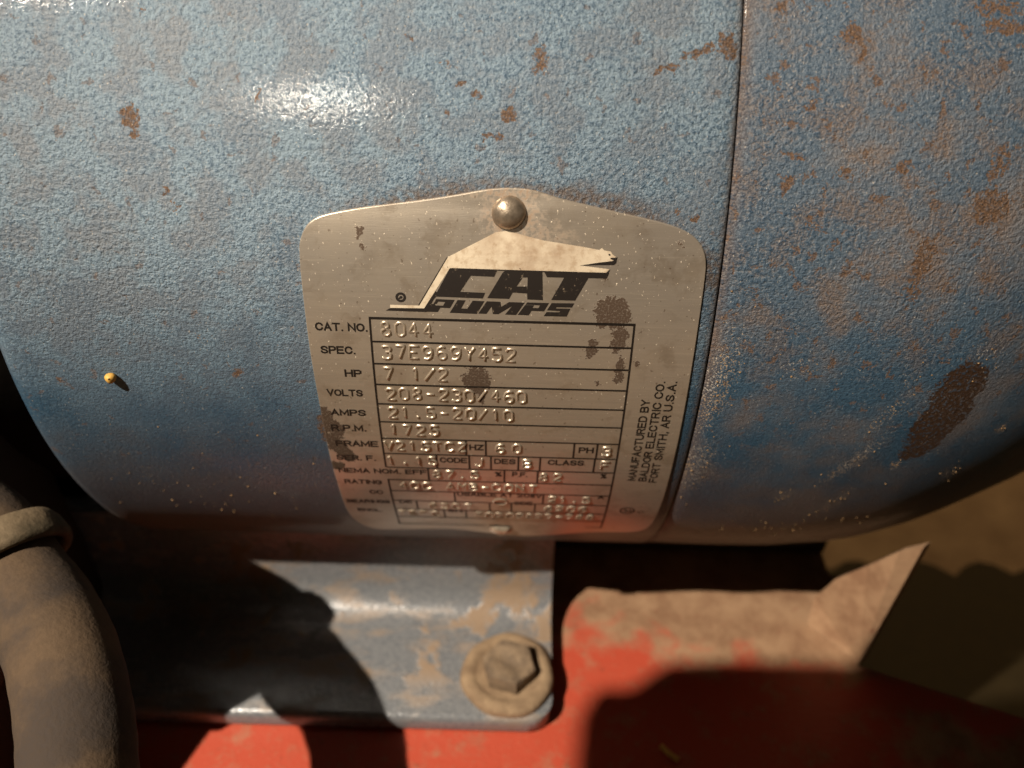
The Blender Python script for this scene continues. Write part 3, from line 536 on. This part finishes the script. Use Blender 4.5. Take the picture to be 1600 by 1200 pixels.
for txt, (ua, sa), (ub, sb) in D['VT']:
    me = printed(txt, ua + .95, ua - .90, sa, sb, 1.1, True); me.name = 'maker_line'; sub('maker_line', me, P_INKS)
def ring_loops(u, s, r0, r1, n=28, ex=1.):
    L_ = []
    for k in range(n):
        a, b = 2 * math.pi * k / n, 2 * math.pi * (k + 1) / n
        L_.append([(u + ex * r0 * math.cos(a), s + r0 * math.sin(a)), (u + ex * r1 * math.cos(a), s + r1 * math.sin(a)), (u + ex * r1 * math.cos(b), s + r1 * math.sin(b)), (u + ex * r0 * math.cos(b), s + r0 * math.sin(b))])
    return L_
(cu_, cs_), (ru_, rs_) = D['CSA']
me = flat_poly('certification_mark', ring_loops(cu_, cs_, 1.55, 1.95, ex=.95) + ring_loops(ru_, rs_, .55, .75)); sub('certification_mark', me, P_INKS, 'small round certification mark')
sub('certification_mark', printed('SA', cu_ - .9, cu_ + 1.2, cs_ - .8, cs_ + .9), P_INKS)
# logo
G = D['LOGO']
sub('logo_silhouette', flat_poly('logo_silhouette', [G['white']], .00002), P_WHITE, 'cream stretched animal silhouette above the logo lettering')
sub('logo_lettering', flat_poly('logo_lettering', [G[k] for k in ('edge', 'tail', 'C', 'A1', 'A2', 'A3', 'T')], .000045), P_INK, 'black slanted letters CAT')
sub('logo_lettering', flat_poly('logo_lettering', [G[k] for k in ('P1', 'U', 'M', 'P2', 'S')], .000035), P_INK, 'black slanted letters PUMPS')
sub('logo_shade', flat_poly('logo_shade', [G[k] for k in ('strip', 'jaw', 'eye', 'mouth')], .000055), P_INK)
ru_, rs_ = D['REG']
sub('registered_mark', flat_poly('registered_mark', ring_loops(ru_, rs_, .52, 1.02) + ring_loops(ru_ + .05, rs_, 0.02, .30, 8) + ring_loops(ru_ - .25, rs_ + .2, 0.02, .2, 6)), P_INK)
# stamped characters: raised rounded strokes
def stamp(txt, u0, u1, row):
    n = len(txt); hs = 2.9 if row < 6 else 2.75; cw = 1.75
    pitch = (u1 - u0 - cw) / max(1, n - 1); v, f = [], []
    s_top = ROWS[row] + (.85 if row < 6 else .95); wd = .265 if row < 6 else .225
    prof = [(-1.25, -.00012), (-.85, .00012), (-.4, .00027), (.4, .00027), (.85, .00012), (1.25, -.00012)]
    for i, ch in enumerate(txt):
        if ch == ' ': continue
        du, ds = random.uniform(-.08, .08), random.uniform(-.12, .12); k_ = random.uniform(.8, 1.1); ti = random.uniform(-.03, .03)
        for st in GL[ch]:
            pts = []
            for (a, b), (c, d) in zip(st, st[1:]):
                m_ = max(1, int(math.hypot(c - a, d - b) / 1.2))
                for q in range(m_): pts.append((a + (c - a) * q / m_, b + (d - b) * q / m_))
            closed = st[0] == st[-1]
            if not closed: pts.append(st[-1])
            P = [Vector((u0 + i * pitch + x / 3 * cw + du + ti * y, s_top + ds + (6 - y) / 6 * hs)) for x, y in pts]
            if not closed:  # rounded ends
                P = [P[0] - (P[1] - P[0]).normalized() * .1] + P + [P[-1] + (P[-1] - P[-2]).normalized() * .1]
            b0 = len(v); N = len(P)
            for j in range(N):
                a = P[j - 1] if (closed or j) else P[j]; b = P[(j + 1) % N] if (closed or j < N - 1) else P[j]
                t = (b - a).normalized(); nn = Vector((-t.y, t.x))
                e = 0.35 if (not closed and j in (0, N - 1)) else 1.
                for (o, hh) in prof:
                    p = P[j] + nn * o * wd * e; v.append(cyl(p.x, p.y, lift(p.x, p.y) + (hh * k_ if hh > 0 and e == 1 else min(hh, .00001))))
            W = len(prof)
            for j in range(N if closed else N - 1):
                j2 = (j + 1) % N
                for w_ in range(W - 1): f.append((b0 + j * W + w_, b0 + j * W + w_ + 1, b0 + j2 * W + w_ + 1, b0 + j2 * W + w_))
    uvs_ = [(q.x * 1000, math.atan2(-q.z, -q.y) * R0 * 1000) for q in v]
    me = pydata('stamped_text', v, f, uvs_); bm = bmesh.new(); bm.from_mesh(me)
    for fc in bm.faces:
        c_ = fc.calc_center_median()
        if fc.normal.dot(Vector((0, c_.y, c_.z))) < 0: fc.normal_flip()
    bm.to_mesh(me); bm.free(); return me
def m_stamp():
    t = NT('stamped_metal'); g = t.geo(); n = t.noise(g, 900, 3, .6)
    return t.done(t.mix(n, (0.50, 0.42, 0.33), (0.66, 0.56, 0.44)), t.mixf(n, .28, .45), .7, t.bump(n, .3, .00008), .5)
P_STAMP = m_stamp()
for (txt, u0, u1, row) in D['STAMP']: sub('stamped_text', stamp(txt, u0, u1, row), P_STAMP, smooth=True)
# rivet, spare hole and the crimped pin at the bottom edge
def on_plate(u, s, h=0.): 
    p = cyl(u, s, lift(u, s) + h); return p, Vector((0, p.y, p.z)).normalized()
p_, n_ = on_plate(*D['RIV'], -.0002)
rp = [(0, .0032), (.0003, .00315)] + [(.0003 + .0019 * math.sin(a), .0031 * math.cos(a)) for a in [math.radians(x) for x in (12, 25, 38, 50, 62, 74, 82, 89)]]
sub('rivet', lathe('rivet', rp, 40, p_, n_, wob=lambda a, t: .02 * math.sin(2 * a + .6) + .012 * math.sin(5 * a + t * 2000)), P_RIVET, 'domed steel rivet at the peak of the nameplate', smooth=True)
p_, n_ = on_plate(*D['HOLE'], 0)
sub('rivet_hole', lathe('rivet_hole', [(.00004, .00135), (-.0004, .0012), (-.0005, .0001)], 24, p_, n_), P_DARK, 'dark empty rivet hole near the foot of the nameplate', smooth=True)
sub('hole_rim', lathe('hole_rim', [(0, .0019), (.00025, .0017), (.00028, .0015), (.00006, .0013)], 24, p_, n_), P_STAMP, smooth=True)
p_, n_ = on_plate(*D['PIN'], 0)
sub('crimped_pin', lathe('crimped_pin', [(0, .0028), (.0006, .0024), (.0012, .0017), (.0013, .0004)], 18, p_, n_, wob=lambda a, t: .18 * math.sin(3 * a) + .1 * math.sin(7 * a + 1)), P_STAMP, 'bright crimped pin at the bottom edge', smooth=True)
# ------------------------------------------------------------------ pump block, hose and fitting at the left
blk = empty('pump_block', (-.21, -.15, ZB), 'dark grimy pump block at the left with a dusty hose fitting', 'pump')
put('block_body', xprism('block_body', [(-.088, ZB + .0005), (-.088, -.006), (-.134, -.009), (-.158, -.026), (-.176, -.046), (-.176, ZB + .0005)], -.33, -.1275), P_DARK, blk)
put('port_boss', xprism('port_boss', [(-.135, -.060), (-.135, -.022), (-.156, -.026), (-.156, -.060)], -.1280, -.1125, .0015), P_DARK, blk)  # unseen boss added to shape the edge of the block's shadow
def tube(name, pts, rad_, n=28, wob=None, sub_=8, cap=True):
    P = [Vector(q) for q in pts]; Q = []; r_ = []
    for i in range(len(P) - 1):
        a, b, c, d = P[max(0, i - 1)], P[i], P[i + 1], P[min(len(P) - 1, i + 2)]
        for k in range(sub_):
            t = k / sub_; Q.append(.5 * ((2 * b) + (c - a) * t + (2 * a - 5 * b + 4 * c - d) * t * t + (3 * b - a - 3 * c + d) * t ** 3))
    Q.append(P[-1]); v, f = [], []; nrm = Vector((0, 0, 1))
    for i, q in enumerate(Q):
        t = (Q[min(i + 1, len(Q) - 1)] - Q[max(i - 1, 0)]).normalized(); nrm = (nrm - t * nrm.dot(t)).normalized(); bi = t.cross(nrm)
        for k in range(n):
            a = 2 * math.pi * k / n; rr = (rad_(i / (len(Q) - 1)) if callable(rad_) else rad_) * (1 + (wob(a, i) if wob else 0)); v.append(q + (nrm * math.cos(a) + bi * math.sin(a)) * rr)
    for i in range(len(Q) - 1):
        for k in range(n): f.append((i * n + k, i * n + (k + 1) % n, (i + 1) * n + (k + 1) % n, (i + 1) * n + k))
    if cap: f += [tuple(range(n)), tuple(reversed(range((len(Q) - 1) * n, len(Q) * n)))]
    me = pydata(name, v, f); bm = bmesh.new(); bm.from_mesh(me); bmesh.ops.recalc_face_normals(bm, faces=bm.faces); bm.to_mesh(me); bm.free(); return me
HP = [(-.1260, -.1250, -.0300), (-.1165, -.1300, -.0325), (-.1112, -.1350, -.0362), (-.1058, -.1407, -.0385), (-.0996, -.1466, -.0396), (-.0918, -.1555, -.0394), (-.0864, -.1642, -.0408), (-.0830, -.1718, -.0432), (-.0806, -.1785, -.0446), (-.0772, -.1876, -.0464), (-.0750, -.2000, -.0500), (-.0740, -.2150, -.0580), (-.0740, -.2250, -.0750)]
hose = link('rubber_hose', tube('rubber_hose', HP, lambda t: .0092 + .0014 * min(1, t * 3.2), wob=lambda a, i: .012 * math.sin(a * 3 + i * .2) + .006 * math.sin(a * 9 + i)), P_HOSE,
            label='thick dusty grey-brown rubber hose bending down at the left edge', cat='hose')
ax = Vector((.60, -.66, -.45))
put('hose_fitting', lathe('hose_fitting', [(-.0075, .0060), (-.0070, .0118), (-.005, .0128), (-.001, .0134), (.0004, .0130), (.0007, .0122), (.0004, .0112), (-.0006, .0107), (-.004, .0105), (-.0045, .003)], 48, (-.1098, -.1362, -.0372), ax, wob=lambda a, t: .012 * math.sin(4 * a) + .006 * math.sin(11 * a)), P_FIT, blk, label='dust-caked round hose fitting')
strand = link('wire_strand', tube('wire_strand', [(-.150, -.10, -.012), (-.134, -.112, -.022), (-.125, -.118, -.031), (-.118, -.122, -.040)], .0008, 8), P_FIT, label='thin stray wire strand above the hose fitting', cat='wire')
# ------------------------------------------------------------------ unseen panel added up and left of the viewer to shade the base front
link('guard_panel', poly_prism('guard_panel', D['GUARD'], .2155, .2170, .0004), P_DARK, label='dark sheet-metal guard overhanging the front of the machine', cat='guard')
# ------------------------------------------------------------------ small loose things
def bell_r(u):
    for (u0, r0), (u1, r1) in zip(bell_prof, bell_prof[1:]):
        if u0 <= u <= u1: return r0 + (r1 - r0) * (u - u0) / max(1e-6, u1 - u0)
    return R0
def grit():
    bm = bmesh.new(); spots = []
    for _ in range(85): spots.append((random.triangular(-99, -38, -70), 6 + 46 * random.random() ** .8, random.choice((.12, .16, .26))))
    for (u, s_, a, b, ang, k) in D['GRIT']:
        for _ in range(int(5 + a * b * .22)):
            x, y = random.gauss(0, .5) * a, random.gauss(0, .5) * b
            spots.append((u + x * math.cos(ang) - y * math.sin(ang), s_ + x * math.sin(ang) + y * math.cos(ang), .22))
    for (u, s_, r) in spots:
        if 31 < u < US + .8 or u > 140 or s_ > 62: continue
        c = cyl(u, s_, 0, R0 if u < US else bell_r(u)); n = Vector((0, c.y, c.z)).normalized(); t1 = Vector((1, 0, 0)); t2 = n.cross(t1)
        r = r * random.uniform(.35, 1.25) / 1000; k = random.randint(4, 6); a0 = random.random() * 6
        ring = [bm.verts.new(c - n * .00005 + (t1 * math.cos(a0 + 6.283 * i / k) * random.uniform(.7, 1.5) + t2 * math.sin(a0 + 6.283 * i / k) * random.uniform(.6, 1.2)) * r) for i in range(k)]
        top = bm.verts.new(c + n * r * random.uniform(.5, 1.1) + t1 * r * random.uniform(-.4, .4))
        for i in range(k): bm.faces.new((ring[i], ring[(i + 1) % k], top))
    bmesh.ops.recalc_face_normals(bm, faces=bm.faces)
    me = bpy.data.meshes.new('grit'); bm.to_mesh(me); bm.free(); return me
P_GRIT = m_plain('grit_grains', (0.27, 0.165, 0.075), .7, 0., .5, 260)
link('grit', grit(), P_GRIT, label='pale grit clinging to the lower flank of the motor', cat='grit', kind='stuff', smooth=False)
p_ = cyl(*D['SEED'], .0008); 
sd = link('seed', lathe('seed', [(-.0011, .0002), (-.0009, .0007), (-.0003, .0011), (.0003, .0011), (.0008, .0008), (.0011, .0002)], 14, p_, Vector((.2, -1, .5)), wob=lambda a, t: .06 * math.sin(3 * a)), P_GOLD, label='tiny golden seed stuck to the blue shell at the left', cat='seed')
fl = link('splinter', tube('splinter', [(.0440, -.1320, ZB + .0012), (.0460, -.1345, ZB + .0016), (.0485, -.1360, ZB + .0011)], .0008, 6, sub_=3), P_GOLD, label='small yellow splinter lying on the red base', cat='splinter')
for m_ in (P_FLOOR, P_SHEET, P_BLACK): m_.node_tree.nodes['Principled BSDF'].inputs['Specular IOR Level'].default_value = .05
scene.render.resolution_x = 1024; scene.render.resolution_y = 768
scene.render.engine = 'CYCLES'
scene.cycles.max_bounces = 5; scene.cycles.diffuse_bounces = 2; scene.cycles.glossy_bounces = 3; scene.cycles.transmission_bounces = 0
